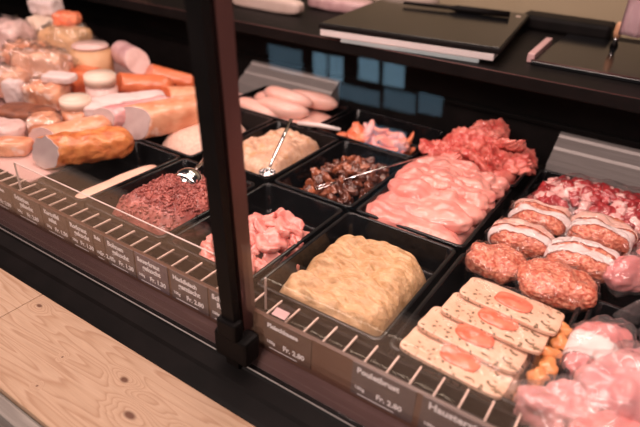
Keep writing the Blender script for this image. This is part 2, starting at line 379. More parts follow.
# low acrylic guards behind the tags
def guard(x0, x1, top=True):
    g = empty('acrylic_guard', (x0, .468, .0), None, None)
    bm = bmesh.new(); box(bm, ((x1 - x0) / 2, 0, .0235), (x1 - x0, .003, .053)); link('panel', bm, 'plexi', g, smooth=False)
    bm = bmesh.new()
    if top: box(bm, ((x1 - x0) / 2, 0, .0508), (x1 - x0, .0022, .0010))
    box(bm, (.0006, 0, .0235), (.0016, .003, .053)); link('polished_edge', bm, 'edge', g, smooth=False)
    return g
tag(guard(-.957, -.425), 'low clear acrylic guard behind the tags left of the black post', 'guard')
tag(guard(-.377, .5, False), 'low clear acrylic guard behind the tags right of the black post', 'guard')
# back: steel ledge, gloss panel, worktop
for (xa, xb) in ((-1.12, -.80), (-.19, X1)): cp('steel_ledge', prism(xa, xb, [(1.262, -.0625), (1.262, -.016), (1.274, -.010), (1.300, .004), (1.304, .010), (1.330, .024), (1.334, .030), (1.344, .034), (1.344, -.0625)]), 'steel')
cbox('rear_panel', X0, X1, 1.345, 1.37, -.06, .158, 'frame')
cbox('rear_rail', X0, X1, 1.335, 1.3445, .0405, .052, 'frame')
cbox('worktop', X0, X1, 1.18, 1.76, .158, .187, 'frame', .003)
bm = tube_bm([(X0, 1.181, .186), (X1, 1.181, .186)], .0012, 8); cp('worktop_trim', bm, 'mauve', True)

# ------------------------------------------------------------------ wooden ledge
led = empty('wooden_ledge', (-.9, .29, -.13), 'pale spruce board ledge in front of the black counter', 'ledge')
def lbox(name, x0, x1, y0, y1, z0, z1, m):
    bm = bmesh.new(); box(bm, ((x0 + x1) / 2 + .9, (y0 + y1) / 2 - .29, (z0 + z1) / 2 + .13), (x1 - x0, y1 - y0, z1 - z0), None, .0012); o = link(name, bm, m, led, smooth=False); return o
LX = -.776
b1 = lbox('board', LX + .0006, .7, .218, .3705, -.130, -.104, 'ledge')
b2 = lbox('board', -2.4, LX - .0006, .218, .3705, -.130, -.104, 'ledge2')
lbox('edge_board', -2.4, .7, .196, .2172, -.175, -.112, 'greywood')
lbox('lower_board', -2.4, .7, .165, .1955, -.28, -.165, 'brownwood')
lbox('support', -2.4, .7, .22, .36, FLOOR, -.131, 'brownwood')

# ------------------------------------------------------------------ price tags
def text_mesh(txt, size, m, parent, loc, align='LEFT', name='lettering', bold=.0):
    cu = bpy.data.curves.new(name, 'FONT'); cu.body = txt; cu.size = size; cu.extrude = .0002; cu.align_x = align; cu.offset = bold; cu.resolution_u = 2
    t = bpy.data.objects.new(name, cu); C.objects.link(t)
    dg = bpy.context.evaluated_depsgraph_get(); me = bpy.data.meshes.new_from_object(t.evaluated_get(dg))
    bpy.data.objects.remove(t); bpy.data.curves.remove(cu)
    me.materials.clear(); me.materials.append(M[m])
    o = bpy.data.objects.new(name, me); C.objects.link(o); o.parent = parent; o.location = loc; o.rotation_euler = (PI / 2, 0, 0)
    return o
def price_tag(x0, x1, lines, price, m, label, z1=.001, zh=.054, per='100g', small=True):
    w = x1 - x0
    t = empty('price_tag', (x0, .4520, z1 - zh), label, 'price tag', 'slate price tags on the rail')
    bm = bmesh.new(); box(bm, (w / 2, -.0008, zh / 2), (w, .0014, zh), None, .0004); link('card', bm, m, t, smooth=False)
    s = .0125 if len(lines) > 1 else .015
    z = zh - .014
    for i, ln in enumerate(lines):
        k = min(1, (w * .88) / (len(ln) * s * .56))
        text_mesh(ln, s * k, 'chalk', t, (w * .08 if i == 0 else w * .22, -.0019, z), bold=.00045); z -= .0125
    zp = .011
    text_mesh(per, .0075, 'chalk', t, (w * .06, -.0019, zp + .001), bold=.0002)
    text_mesh('Fr. ' + price, .0115, 'chalk', t, (w * .42, -.0019, zp), bold=.0004)
    bm = bmesh.new(); box(bm, (w * .42, -.0016, .0035), (w * .6, .0004, .0012)); link('footer_line', bm, 'chalk', t, smooth=False)
    return t
TY = [(-1.04, -.965, ['Rollschinken'], '2.90', 'tagb', 'brownish price tag farthest left on the rail, cut by the picture edge'),
      (-.957, -.872, ['Schinken', 'gekocht'], '2.80', 'tagb', 'brownish price tag second from the left on the rail'),
      (-.866, -.797, ['Kartoffel', 'salat'], '1.50', 'tagb', 'brownish price tag third from the left, under the pink board'),
      (-.792, -.730, ['Rotkraut', 'gekocht'], '1.30', 'tagb', 'brownish price tag below the left end of the dark mince'),
      (-.725, -.700, ['Sulz'], '2.40', 'tagb', 'narrow brown price tag between two wider ones'),
      (-.695, -.628, ['Bohnen', 'gekocht'], '1.30', 'tag', 'grey price tag reading gekocht just left of the Sauerkraut tag'),
      (-.624, -.552, ['Sauerkraut', 'gekocht'], '1.30', 'tagv', 'violet-grey price tag reading Sauerkraut gekocht'),
      (-.546, -.470, ['Hackfleisch', 'gemischt'], '2.80', 'tag', 'grey price tag under the pink ham pieces, reading 2.80'),
      (-.466, -.402, ['Schinken', 'Resten'], '1.60', 'tag', 'grey price tag partly hidden behind the black post'),
      (-.366, -.288, ['Fleischkaese'], '2.80', 'tagb', 'brown price tag just right of the black post'),
      (-.226, -.140, ['Pouletbrust'], '2.80', 'tag', 'dark grey price tag in front of the yellow-brown pate tray'),
      (-.132, -.028, ['Hausterrine'], '3.90', 'tag', 'dark grey price tag in front of the cream terrine slices')]
for a in TY: price_tag(*a)
sl = boxo('paper_slip', (-.346, .4622, .0075), (.022, .013, .0012), 'pinkbar', rot=Euler((.25, 0, 0)), bev=.0003); tag(sl, 'small pink slip lying on the grille right of the post', 'slip')

# ------------------------------------------------------------------ trays
R1, R2, R3 = (.498, .772), (.776, 1.052), (1.056, 1.258)
tray(-.966, -.822, .498, .752, 'black tray with one pale slab left of the dark mince')
tray(-.820, -.618, .498, .752, 'black tray holding the dark red mince and a steel ladle')
tray(-.614, -.430, *R1, 'black tray holding the pink ham pieces')
tray(-.426, -.212, *R1, 'black tray holding the tan pate, foremost right of the post')
tray(-.208, -.012, *R1, 'black tray under the cream terrine slices')
tray(-.008, .19, *R1, 'black tray under the bagged pink meats at the right edge')
tray(-1.0, -.806, .756, 1.052, 'black tray holding pale granular salad behind the post')
tray(-.802, -.612, *R2, 'black tray holding the chopped pale salad and ladle')
tray(-.608, -.424, *R2, 'black tray holding brown marinated mushrooms')
tray(-.420, -.206, *R2, 'black tray holding the raw poultry breasts')
tray(-1.0, -.700, *R3, 'black tray holding the pale sausages at the back')
tray(-.696, -.430, *R3, 'black tray holding the orange strips at the back')
tray(-.426, -.204, *R3, 'black tray holding the red meat slices at the back')
tray(-.202, .19, *R2, 'black tray under the wrapped mince patties', zr=-.03)
tray(-.202, .19, *R3, 'black tray under the marbled meat cubes', zr=-.03)
ZB = -.0585

# pate
o = link('pate', mound_bm(.093, .118, .056, ex=4.2, k=8, amp=.012, freq=17, seed=4, ea=.13, amp2=.0055, freq2=75, stretch=(.7, 1.8), slope=(.03, .04), ridge=.022, rings=80, seg=200), 'pate')
o.location = (-.318, .626, ZB + .006); tag(o, 'tan lumpy pate spread filling the foremost black tray', 'pate')
# dark mince: many crumbs in one heap
bm = mound_bm(.090, .112, .064, ex=4, k=5, amp=.010, freq=22, seed=8, ea=.08, amp2=.005, freq2=90)
hv = [v.co.copy() for v in bm.verts if v.co.z > .02]; r2 = random.Random(5)
for i in range(1100):
    c = r2.choice(hv) + Vector((r2.uniform(-.002, .002), r2.uniform(-.002, .002), r2.uniform(-.001, .003)))
    q = bmesh.ops.create_icosphere(bm, subdivisions=1, radius=1)
    e = Euler((r2.uniform(0, 6), r2.uniform(0, 6), r2.uniform(0, 6))).to_matrix().to_4x4()
    bmesh.ops.transform(bm, matrix=Matrix.Translation(c) @ e @ Matrix.Diagonal((r2.uniform(.0022, .0055), r2.uniform(.0018, .0032), r2.uniform(.0016, .0026), 1)), verts=q['verts'])
o = link('cooked_mince', bm, 'mince'); o.location = (-.719, .623, ZB + .006); tag(o, 'crumbly dark red cooked mince heaped in the black tray', 'mince', kind='stuff')
# pale slab
o = blob('meat_slab', 'liver', (-.858, .612, -.033), (.020, .100, .024), (0, 0, -.03), p=5, amp=.15, freq=3, seed=2); tag(o, 'long pale slab alone in a nearly empty black tray', 'meat slab')

def pieces(name, protos, spots, label, cat, group):
    """protos: finished objects of one kind; first uses move them, then copies"""
    used = set(); out = []
    for i, (loc, rot, sc) in enumerate(spots):
        k = i % len(protos)
        if k not in used:
            o = protos[k]; used.add(k); o.location = loc; o.rotation_euler = rot; o.scale = sc
        else: o = dup(protos[k], loc, rot, sc)
        tag(o, label, cat, group); out.append(o)
    return out
def heap_spots(n, cx, cy, rx, ry, z0, h, seed, tilt=.5, smin=.85, smax=1.15, ex=2, jit=.0):
    r = random.Random(seed); L = []; i = 0
    while len(L) < n:
        i += 1
        u, v = r.uniform(-1, 1), r.uniform(-1, 1)
        d = (abs(u) ** ex + abs(v) ** ex) ** (1 / ex)
        if d > 1: continue
        if i < n * 40 and any((Vector((cx + u * rx, cy + v * ry)) - Vector(l[0][:2])).length < jit for l in L): continue
        z = z0 + h * (1 - d ** 2.2); s = r.uniform(smin, smax)
        L.append(((cx + u * rx, cy + v * ry, z), (r.uniform(-tilt, tilt), r.uniform(-tilt, tilt), r.uniform(0, 2 * PI)), (s, s * r.uniform(.9, 1.1), s)))
    return L
# ham pieces
pr = [blob('ham_piece', 'ham', (0, 0, 0), s, p=3.2, amp=.55, freq=2.2, seed=i, bend=b, amp2=.2) for i, (s, b) in enumerate([((.027, .016, .0075), .35), ((.022, .018, .008), -.3), ((.030, .013, .008), .25), ((.020, .014, .009), -.2)])]
sp = heap_spots(20, -.516, .600, .078, .084, -.044, .012, 3, .35, jit=.022) + heap_spots(22, -.502, .610, .066, .078, -.024, .022, 7, .55, jit=.022) + heap_spots(12, -.490, .625, .045, .058, -.004, .012, 9, .6, jit=.02)
pieces('ham', pr, sp, 'moist pink ham piece in the heap right behind the post', 'ham piece', 'pink ham pieces in the tray')
# brown mushrooms
pr = [blob('marinated_mushroom', m, (0, 0, 0), s, p=2.4, amp=.7, freq=2.5, seed=i + 10, bend=b, det=3) for i, (s, b, m) in enumerate([((.015, .009, .006), .4, 'mush2'), ((.013, .010, .007), -.3, 'mush'), ((.016, .008, .006), .45, 'mush'), ((.011, .010, .008), .2, 'mush')])]
sp = heap_spots(60, -.512, .905, .070, .105, -.044, .012, 21, .7, ex=4, jit=.011) + heap_spots(58, -.512, .915, .066, .10, -.024, .022, 22, .9, ex=3, jit=.012)
pieces('mush', pr, sp, 'glossy brown marinated mushroom piece in the tray', 'mushroom', 'brown marinated mushrooms')
# chopped pale salad
o = link('chopped_salad', mound_bm(.082, .120, .064, ex=4, k=6, amp=.012, freq=22, seed=14, ea=.08, amp2=.007, freq2=70), 'salad'); o.location = (-.706, .915, ZB + .006); tag(o, 'pale chopped salad filling the tray with the ladle', 'salad', kind='stuff')
o = link('granular_salad', mound_bm(.080, .118, .066, ex=3.2, k=4, amp=.008, freq=14, seed=17, ea=.06, amp2=.002, freq2=120), 'grain'); o.location = (-.898, .898, ZB + .006); tag(o, 'pale granular salad half hidden by the black post', 'salad', kind='stuff')
# poultry
CH = [((-.315, .808, -.014), (.094, .030, .020), .04), ((-.318, .852, -.004), (.098, .034, .021), -.06), ((-.308, .896, .003), (.096, .034, .021), .06), ((-.350, .935, .010), (.060, .036, .022), .10),
      ((-.268, .940, .007), (.058, .034, .022), .02), ((-.322, .978, .012), (.088, .034, .021), -.03), ((-.262, 1.012, .010), (.050, .030, .020), .12), ((-.345, 1.018, .014), (.068, .030, .020), .02)]
CL = ['raw poultry breast nearest the front rim of its tray, pale pink', 'raw poultry breast second from the front rim of its tray', 'raw poultry breast third from the front, across the whole tray', 'short raw poultry breast at the left rim beside the brown mushrooms',
      'short raw poultry breast at the right rim, mid tray', 'long raw poultry breast behind the two short ones', 'raw poultry breast at the far right corner of its tray', 'raw poultry breast rearmost left, against the red meat slices']
for i, (l, s, a) in enumerate(CH):
    o = blob('poultry_breast', 'chicken', l, s, (.08 * math.sin(i * 2), .1 * math.cos(i * 3), a), p=2.7, amp=.55, freq=2.3, seed=i + 20, amp2=.18, freq2=7, det=5); tag(o, CL[i], 'poultry', 'raw poultry breasts')
blob('poultry_breast', 'chicken', (-.314, .915, -.036), (.094, .126, .026), p=4, amp=.2, freq=2, seed=31, det=5)
tag(bpy.data.objects['poultry_breast.008'], 'bottom layer of raw poultry lying under all the other breasts', 'poultry', 'raw poultry breasts')
# red meat slices
RM = [((-.385, 1.105, .008), (.050, .026, .009), .3, .5), ((-.315, 1.120, .014), (.060, .030, .009), -.2, -.4), ((-.255, 1.140, .008), (.050, .030, .010), .6, .5), ((-.345, 1.165, .030), (.056, .028, .009), .1, .7),
      ((-.280, 1.175, .028), (.050, .030, .008), -.4, -.6), ((-.320, 1.205, .048), (.046, .026, .008), .5, .6), ((-.375, 1.160, .012), (.042, .026, .009), 1.2, -.3), ((-.235, 1.190, .006), (.040, .034, .010), .2, .5)]
for i, (l, s, a, t) in enumerate(RM):
    o = blob('red_meat_slice', 'redmeat', l, s, (t, .25 * math.sin(i), a), p=3, amp=1.1, freq=2.8, seed=i + 40, bend=.35 * (-1) ** i, amp2=.7, freq2=8, det=5); tag(o, 'folded red meat slice in the heap behind the raw poultry', 'meat slice', 'folded red meat slices')
o = blob('red_meat_slice', 'redmeat', (-.315, 1.155, -.022), (.090, .080, .034), p=3, amp=.4, freq=2.5, seed=61, det=4); tag(o, 'thick red meat piece at the bottom of the folded slices', 'meat slice')
# orange strips
pr = [blob('orange_strip', m, (0, 0, 0), s, p=2.6, amp=.6, freq=2.4, seed=i + 70, bend=b, det=3) for i, (s, b, m) in enumerate([((.026, .011, .007), .5, 'orange'), ((.022, .012, .008), -.5, 'orange'), ((.028, .010, .007), .3, 'coral'), ((.020, .013, .009), .4, 'orange')])]
sp = heap_spots(22, -.562, 1.130, .100, .050, -.042, .020, 31, .5, jit=.018) + heap_spots(18, -.560, 1.130, .090, .045, -.022, .026, 32, .6, jit=.018)
pieces('orange', pr, sp, 'orange marinated strip in the heap at the back', 'marinated strip', 'orange marinated strips')
# sausages
SG = [((-.905, 1.090, -.008), .11, 'pale sausage lowest and nearest in the rear tray'), ((-.835, 1.110, .006), .30, 'pale sausage second in the rear tray, end pointing right'), ((-.850, 1.155, .020), .05, 'pale sausage lying on top of the others in the rear tray'), ((-.800, 1.195, .014), .22, 'pale sausage rearmost beside the steel ledge'), ((-.90, 1.19, -.01), .2, 'pale sausage far left in the rear tray')]
for i, (l, a, lb) in enumerate(SG):
    pts = [(-.075 + .015 * k, .006 * math.sin(k * .6 + i), .003 * math.sin(k * .5)) for k in range(11)]
    rr = [.006, .016, .021, .0225, .023, .0235, .023, .0225, .021, .016, .006]
    o = link('pale_sausage', tube_bm(pts, rr, 20), 'sausage'); o.location = l; o.rotation_euler = (0, 0, a); tag(o, lb, 'sausage', 'pale sausages')
o = blob('pale_sausage', 'sausage', (-.84, 1.15, -.035), (.13, .075, .022), p=4, amp=.3, freq=4, seed=5); tag(o, 'layer of pale sausage meat under the sausages in the rear tray', 'sausage')

# ladles and spoons
def ladle(loc, tip, bowl_r, hr, label, perf=False, handle='chrome', end=None):
    t = empty('ladle', loc, label, 'ladle')
    bm = bmesh.new(); bmesh.ops.create_uvsphere(bm, u_segments=28, v_segments=16, radius=bowl_r)
    bmesh.ops.delete(bm, geom=[f for f in bm.faces if f.calc_center_median().z > .004], context='FACES')
    for v in bm.verts: v.co.z *= .7
    bmesh.ops.solidify(bm, geom=list(bm.faces), thickness=.0012)
    bw = link('bowl', bm, 'chrome', t)
    if perf: bw.rotation_euler = (PI, .2, 0)
    T = Vector(tip) - Vector(loc); n = T.normalized()
    pts = [n * (bowl_r * .95), n * (bowl_r * .95) + T * .15 + Vector((0, 0, .002)), T * .6, T]
    link('handle', tube_bm(pts, [.003, .0035, hr, hr], 10, rz=.6), handle, t)
    if end:
        link('handle_end', tube_bm([T, T + Vector(end)], hr * 1.3, 12), 'handle', t)
    return t
ladle((-.628, .790, .006), (-.668, .925, .070), .017, .0042, 'steel ladle whose round bowl rests on the chopped pale salad rim')
ladle((-.722, .668, .011), (-.765, .765, .014), .027, .004, 'steel slotted ladle lying bowl down in the dark mince', perf=True)
tp = empty('serving_fork', (-.512, .838, -.004), 'long thin steel serving fork lying across the brown mushrooms', 'fork')
V = Vector((-.385, 1.02, .034)) - Vector((-.512, .838, -.004))
link('handle', tube_bm([V * .15, V * .4, V], [.0018, .0022, .0030], 10), 'chrome', tp)
link('prong', tube_bm([V * .15, Vector((-.002, .004, .001)), Vector((-.016, -.02, -.002))], .0013, 8), 'chrome', tp)
link('prong', tube_bm([V * .15, Vector((.004, -.004, .001)), Vector((-.009, -.028, -.002))], .0013, 8), 'chrome', tp)
o = link('spoon_handle', tube_bm([(0, 0, 0), (.055, .012, .004), (.105, .024, .002)], [.005, .0055, .004], 12), 'handle'); o.location = (-.728, 1.036, .014); tag(o, 'pale plastic spoon handle resting beside the orange strips', 'spoon')

# ------------------------------------------------------------------ terrine slices
TL = ['cream terrine slice with salmon-coloured core, rearmost of the row', 'cream terrine slice with core, second from the back', 'cream terrine slice with core, third from the back', 'cream terrine slice with core, foremost by the tags']
for i in range(4):
    y = .660 - i * .044; z = (.014, .010, .006, .001)[i]
    t = empty('terrine_slice', ((-.096, -.104, -.118, -.122)[i], y, z), TL[i], 'terrine slice', 'overlapping cream terrine slices', rot=(-.10, .03, -.02 + .02 * math.sin(i * 2)))
    link('loaf_slab', blob_bm((.068, .0325, .0034), p=8, amp=.35, freq=3, seed=i + 80, det=5), 'terr', t)
    k = link('core', blob_bm((.0265, .0185, .0042), p=2.4, amp=.6, freq=2, seed=i + 84, det=4), 'terrc', t); k.location = (.002 + .003 * math.sin(i * 3), .002, .0040)
o = blob('terrine_block', 'terr', (-.110, .585, -.030), (.062, .082, .022), p=6, amp=.2, freq=3, seed=90, det=5); tag(o, 'cream terrine block lying under the overlapping slices', 'terrine')
o = link('terrine_wrap', mound_bm(.080, .112, .050, ex=5, k=9, amp=.006, freq=22, seed=66, ea=.05, amp2=.002, freq2=60, slope=(0, .10)), 'film'); o.location = (-.105, .606, -.034); tag(o, 'clear film stretched over the cream terrine slices', 'film')
pr = [blob('amber_chunk', 'carrot', (0, 0, 0), s, p=2.6, amp=.5, freq=2, seed=i + 95, det=3) for i, s in enumerate([(.015, .011, .010), (.012, .012, .011), (.017, .010, .009)])]
sp = [((-.026, .665, .002), (0, .2, .3), (1, 1, 1)), ((-.022, .640, -.002), (.3, 0, 1.2), (1, 1, 1)), ((-.028, .612, -.002), (0, .4, .5), (1, 1, 1)), ((-.024, .588, -.004), (0, 0, 2), (1, 1, 1)), ((-.030, .565, -.006), (.2, 0, .9), (1, 1, 1)), ((-.030, .625, -.030), (0, 0, .2), (1, 1, 1)), ((-.032, .690, -.02), (0, 0, 1.6), (1, 1, 1)), ((-.045, .54, -.028), (0, 0, .6), (1, 1, 1))]
pieces('amber', pr, sp, 'amber glazed chunk tucked beside the terrine slices', 'chunk', 'amber chunks beside the terrine')

# ------------------------------------------------------------------ wrapped patties
def pack(loc, s, a, label, bands=(), seed=0, tilt=(0, 0)):
    t = empty('mince_patty', loc, label, 'mince patty', 'wrapped mince patties', rot=(tilt[0], tilt[1], a))
    kw = dict(p=2.6, amp=.35, freq=2.2, seed=seed)
    link('patty', blob_bm(s, det=5, amp2=.10, freq2=22, **kw), 'patty', t)
    for (off, w, m) in bands: band_of('paper_band', m, t, s, 1, off, w, **kw)
    link('plastic_film', blob_bm((s[0] * 1.07, s[1] * 1.07, s[2] * 1.09), det=5, p=2.5, amp=.5, freq=3.5, seed=seed, amp2=.10, freq2=9), 'film', t)
pack((-.152, .778, -.004), (.045, .040, .020), .2, 'bare round mince patty in clear film, nearest the pate tray', seed=101)
pack((-.058, .763, .004), (.056, .046, .022), .1, 'largest round mince patty in clear film, behind the terrine slices', seed=102)
pack((-.138, .868, .000), (.050, .040, .022), .1, 'wrapped mince patty with white bands, behind the smallest bare patty', [(-.016, .009, 'paper'), (.012, .009, 'sausage')], 103)
pack((-.040, .862, .004), (.052, .044, .024), .05, 'wrapped mince patty with white bands, behind the largest bare patty', [(-.018, .009, 'paper'), (.010, .011, 'paper')], 104)
pack((-.130, .952, .004), (.050, .040, .022), .1, 'wrapped mince patty with white bands, at the rear left of the four', [(-.014, .007, 'paper'), (.014, .007, 'sausage')], 105)
pack((-.030, .958, .006), (.053, .042, .024), .0, 'wrapped mince patty with white bands, touching the marbled cubes', [(-.016, .008, 'paper'), (.008, .010, 'sausage')], 106)
# marbled cubes
pr = [blob('meat_cube', m, (0, 0, 0), s, p=4, amp=.45, freq=2, seed=i + 110, det=3) for i, (s, m) in enumerate([((.013, .011, .010), 'cubered'), ((.011, .011, .009), 'cubefat'), ((.013, .009, .010), 'cubered'), ((.010, .010, .010), 'cubered'), ((.012, .010, .008), 'cubefat')])]
sp = heap_spots(80, -.052, 1.082, .116, .082, -.026, .012, 51, .7, ex=4, jit=.013) + heap_spots(96, -.052, 1.084, .108, .076, -.006, .026, 52, .8, ex=4, jit=.0125)
pieces('cube', pr, sp, 'red and white marbled raw meat cube in the bagged heap', 'meat cube', 'marbled meat cubes')
o = link('cube_bag', mound_bm(.128, .094, .070, ex=3, k=3.5, amp=.012, freq=20, seed=60, ea=.1, amp2=.003, freq2=60), 'film'); o.location = (-.050, 1.080, -.026); tag(o, 'clear plastic bag over the red marbled meat cubes', 'bag')

# ------------------------------------------------------------------ bagged pink meats
def bagged(name, m, loc, s, a, label, seed, band=None, bag=True, tilt=(0, 0), cat='meat', p=2.3):
    t = empty(name, loc, label, cat, 'bagged pink meats', rot=(tilt[0], tilt[1], a))
    kw = dict(p=p, amp=.45, freq=1.7, seed=seed)
    link('meat', blob_bm(s, det=5, amp2=.12, freq2=6, **kw), m, t)
    if band: band_of('paper_band', 'paper', t, s, 0, band[0], band[1], grow=.002, **kw)
    if bag: link('plastic_bag', blob_bm((s[0] * 1.08, s[1] * 1.10, s[2] * 1.08), det=5, p=2.4, amp=.5, freq=2.2, seed=seed, amp2=.14, freq2=7), 'bag', t)
    return t
bagged('meat_cut', 'pinkmeat', (.012, .528, -.002), (.054, .036, .028), .45, 'bagged pale pink cut right of the foremost terrine slice', 121)
bagged('meat_cut', 'rosemeat', (.022, .655, -.002), (.064, .032, .027), 1.30, 'bagged rose cut with a white paper band', 122, band=(-.024, .019))
bagged('meat_cut', 'pinkmeat', (.066, .590, .012), (.064, .050, .034), 1.2, 'large bagged pink cut against the right picture edge', 123)
bagged('meat_cut', 'rosemeat', (.058, .500, .002), (.050, .030, .028), .9, 'bagged rose cut at the bottom right corner', 124)
bagged('meat_cut', 'pinkmeat', (.014, .484, -.004), (.034, .018, .020), .6, 'small bagged pink cut lowest at the bottom edge', 125)
bagged('meat_cut', 'rosemeat', (.038, .866, .006), (.056, .030, .024), .75, 'smooth rose sausage-like cut at the right edge beside the patties', 126, p=2.0)
bagged('meat_cut', 'rosemeat', (.066, .945, .006), (.038, .030, .022), .6, 'short rose cut behind the smooth one at the right edge', 127, p=2.0)
bagged('meat_cut', 'pinkmeat', (.105, .690, .000), (.044, .034, .028), .4, 'bagged pale cut behind the large one at the right edge', 128)
# loose pointed ends of the plastic bags
def bag_tip(loc, h, r, a, label, seed):
    bm = bmesh.new(); rows = []
    for i in range(9):
        f = i / 8; row = []
        for j in range(20):
            t = 2 * PI * j / 20; rr = r * (1 - f) ** 1.2 * (1 + .35 * noise.noise(Vector((math.cos(t) * 2, math.sin(t) * 2, f * 2 + seed)))) + .0006
            row.append(bm.verts.new((rr * math.cos(t) + .3 * h * f * f, rr * .45 * math.sin(t), h * f)))
        rows.append(row)
    for p_, q in zip(rows, rows[1:]):
        for j in range(20): bm.faces.new((p_[j], p_[(j + 1) % 20], q[(j + 1) % 20], q[j]))
    o = link('bag_tip', bm, 'bag'); o.location = loc; o.rotation_euler = (0, 0, a); tag(o, label, 'plastic bag'); return o
bag_tip((.046, .760, -.010), .050, .018, .3, 'pointed loose plastic bag end, left one at the right edge', 1)
bag_tip((.072, .745, -.010), .055, .018, .9, 'pointed loose plastic bag end, right one cut by the picture edge', 2)

# ------------------------------------------------------------------ left pile of loaves, cheeses and sausages
ZP = -.012
boxo('pink_board', (-1.42, .84, ZP - .004), (.86, .68, .008), 'board', bev=.003)
tag(bpy.data.objects['pink_board'], 'pale pink board under the loaves at the far left', 'board')
bs = boxo('board_stand', (-1.42, .86, (-.063 + ZP - .008) / 2), (.84, .62, ZP - .008 + .063), 'deck', bev=.002); tag(bs, 'dark riser block under the pale pink board', 'riser')
def loaf(name, a, b, rx, rz, skin, cut, label, cat, p=2.4, amp=.10, seed=0, freq=3, taper=1.0, shear=.55, group=None):
    """a loaf along a->b with a flat cut face at a"""
    A, B = Vector(a), Vector(b); Ld = (B - A).length; n = 26; seg = 40
    ang = math.atan2(B.y - A.y, B.x - A.x); pit = math.asin((B.z - A.z) / Ld)
    t = empty(name, a, label, cat, group, rot=(0, -pit, ang))
    bm = bmesh.new(); rows = []
    for i in range(n + 1):
        f = i / n; e = 1.0 if f < .8 else math.sqrt(max(0, 1 - ((f - .8) / .2) ** 2 * .92)); e *= (1 + (taper - 1) * f); row = []
        for j in range(seg):
            u = 2 * PI * j / seg; q = (abs(math.cos(u)) ** p + abs(math.sin(u)) ** p) ** (-1 / p)
            k = 1 + amp * noise.noise(Vector((math.cos(u) * freq, math.sin(u) * freq, f * Ld / rx * freq * .6 + seed * 5)))
            yy, zz = rx * e * k * q * math.cos(u), rz * e * k * q * math.sin(u)
            row.append(bm.verts.new((f * Ld + (shear * -yy + .35 * zz) * (1 - f), yy, zz)))
        rows.append(row)
    for r_, s_ in zip(rows, rows[1:]):
        for j in range(seg): bm.faces.new((r_[j], r_[(j + 1) % seg], s_[(j + 1) % seg], s_[j]))
    bm.faces.new(list(rows[-1])); bm.faces.new(list(reversed(rows[0])))
    bmesh.ops.recalc_face_normals(bm, faces=bm.faces); link('crust', bm, skin, t)
    bm = bmesh.new(); v = [bm.verts.new((-.0012, c.x, c.y)) for c in []]
    ring = []
    for j in range(seg):
        u = 2 * PI * j / seg; q = (abs(math.cos(u)) ** p + abs(math.sin(u)) ** p) ** (-1 / p) * .96
        k = 1 + amp * noise.noise(Vector((math.cos(u) * freq, math.sin(u) * freq, seed * 5)))
        ring.append((rx * q * k * math.cos(u), rz * q * k * math.sin(u)))
    f0 = [bm.verts.new((shear * -y + .35 * z - .0015, y, z)) for y, z in ring]; f1 = [bm.verts.new((shear * -y + .35 * z + .0005, y, z)) for y, z in ring]
    bm.faces.new(f0); bm.faces.new(list(reversed(f1)))
    for j in range(seg): bm.faces.new((f0[j], f1[j], f1[(j + 1) % seg], f0[(j + 1) % seg]))
    bmesh.ops.recalc_face_normals(bm, faces=bm.faces); link('cut_face', bm, cut, t, smooth=False)
    return t
def disc(name, loc, r, h, m, label, cat, rot=(0, 0, 0), lid=None, bev=.004):
    bm = bmesh.new(); bmesh.ops.create_cone(bm, cap_ends=True, segments=36, radius1=r, radius2=r * .97, depth=h)
    bmesh.ops.bevel(bm, geom=[e for e in bm.edges if abs(e.verts[0].co.z - e.verts[1].co.z) < 1e-5], offset=bev, segments=3, affect='EDGES')
    o = link(name, bm, m); o.location = loc; o.rotation_euler = rot; return tag(o, label, cat)
LB = 'crust'
loaf('meat_loaf', (-1.010, .560, .022), (-.930, .712, .022), .036, .032, 'crust', 'cutgrey', 'orange-crusted loaf with a grey cut face, nearest the empty tray', 'loaf', amp=.16, seed=1)
loaf('meat_loaf', (-.990, .765, .030), (-.920, .960, .030), .040, .036, 'crustp', 'cutgrey', 'smooth peach loaf with a grey cut face, beside the post', 'loaf', p=3.2, amp=.05, seed=2)
loaf('meat_loaf', (-1.050, .730, .034), (-1.000, .900, .036), .028, .026, 'pinkmeat', 'cutgrey', 'film-wrapped pink loaf left of the smooth peach loaf', 'loaf', amp=.10, seed=3)
loaf('meat_loaf', (-1.085, .600, .016), (-1.035, .740, .020), .034, .028, 'crustp', 'cutpink', 'pale peach loaf left of the orange-crusted loaf', 'loaf', amp=.1, seed=4)
loaf('salami', (-1.255, 1.010, .072), (-1.375, 1.045, .074), .032, .034, 'mauvesk', 'cutpink', 'mauve salami with a pale cut face at the back of the pile', 'salami', shear=-.3, p=2, amp=.04, seed=5)
loaf('smoked_sausage', (-1.235, .925, .036), (-1.120, 1.010, .030), .030, .026, 'rust', 'rust', 'rust-red sausage in front of the mauve salami', 'sausage', p=2, amp=.05, seed=6)
loaf('smoked_sausage', (-1.210, 1.010, .050), (-1.100, 1.080, .020), .024, .024, 'rust', 'rust', 'rust-red sausage sloping down behind the peach loaf', 'sausage', p=2, amp=.05, seed=7)
loaf('smoked_sausage', (-1.100, .960, .020), (-.99, 1.060, .018), .030, .024, 'crustp', 'rust', 'pale orange sausage ending beside the black post', 'sausage', p=2, amp=.05, seed=8)
disc('soft_cheese', (-1.165, .745, .045), .036, .026, 'cheese', 'small round white cheese, front one of two', 'cheese')
disc('soft_cheese', (-1.232, .868, .060), .040, .030, 'cheese', 'round white cheese standing behind the smaller one', 'cheese')
disc('round_cheese', (-1.165, .745, .010), .036, .043, 'crustp', 'peach round cheese under the small front white cheese', 'cheese')
disc('round_cheese', (-1.232, .868, .016), .040, .056, 'cutpink', 'pinkish round cheese under the rear white cheese', 'cheese')
disc('round_cheese', (-1.405, .975, .040), .056, .100, 'beige', 'tall tan cheese wheel left of the mauve salami', 'cheese', bev=.006)
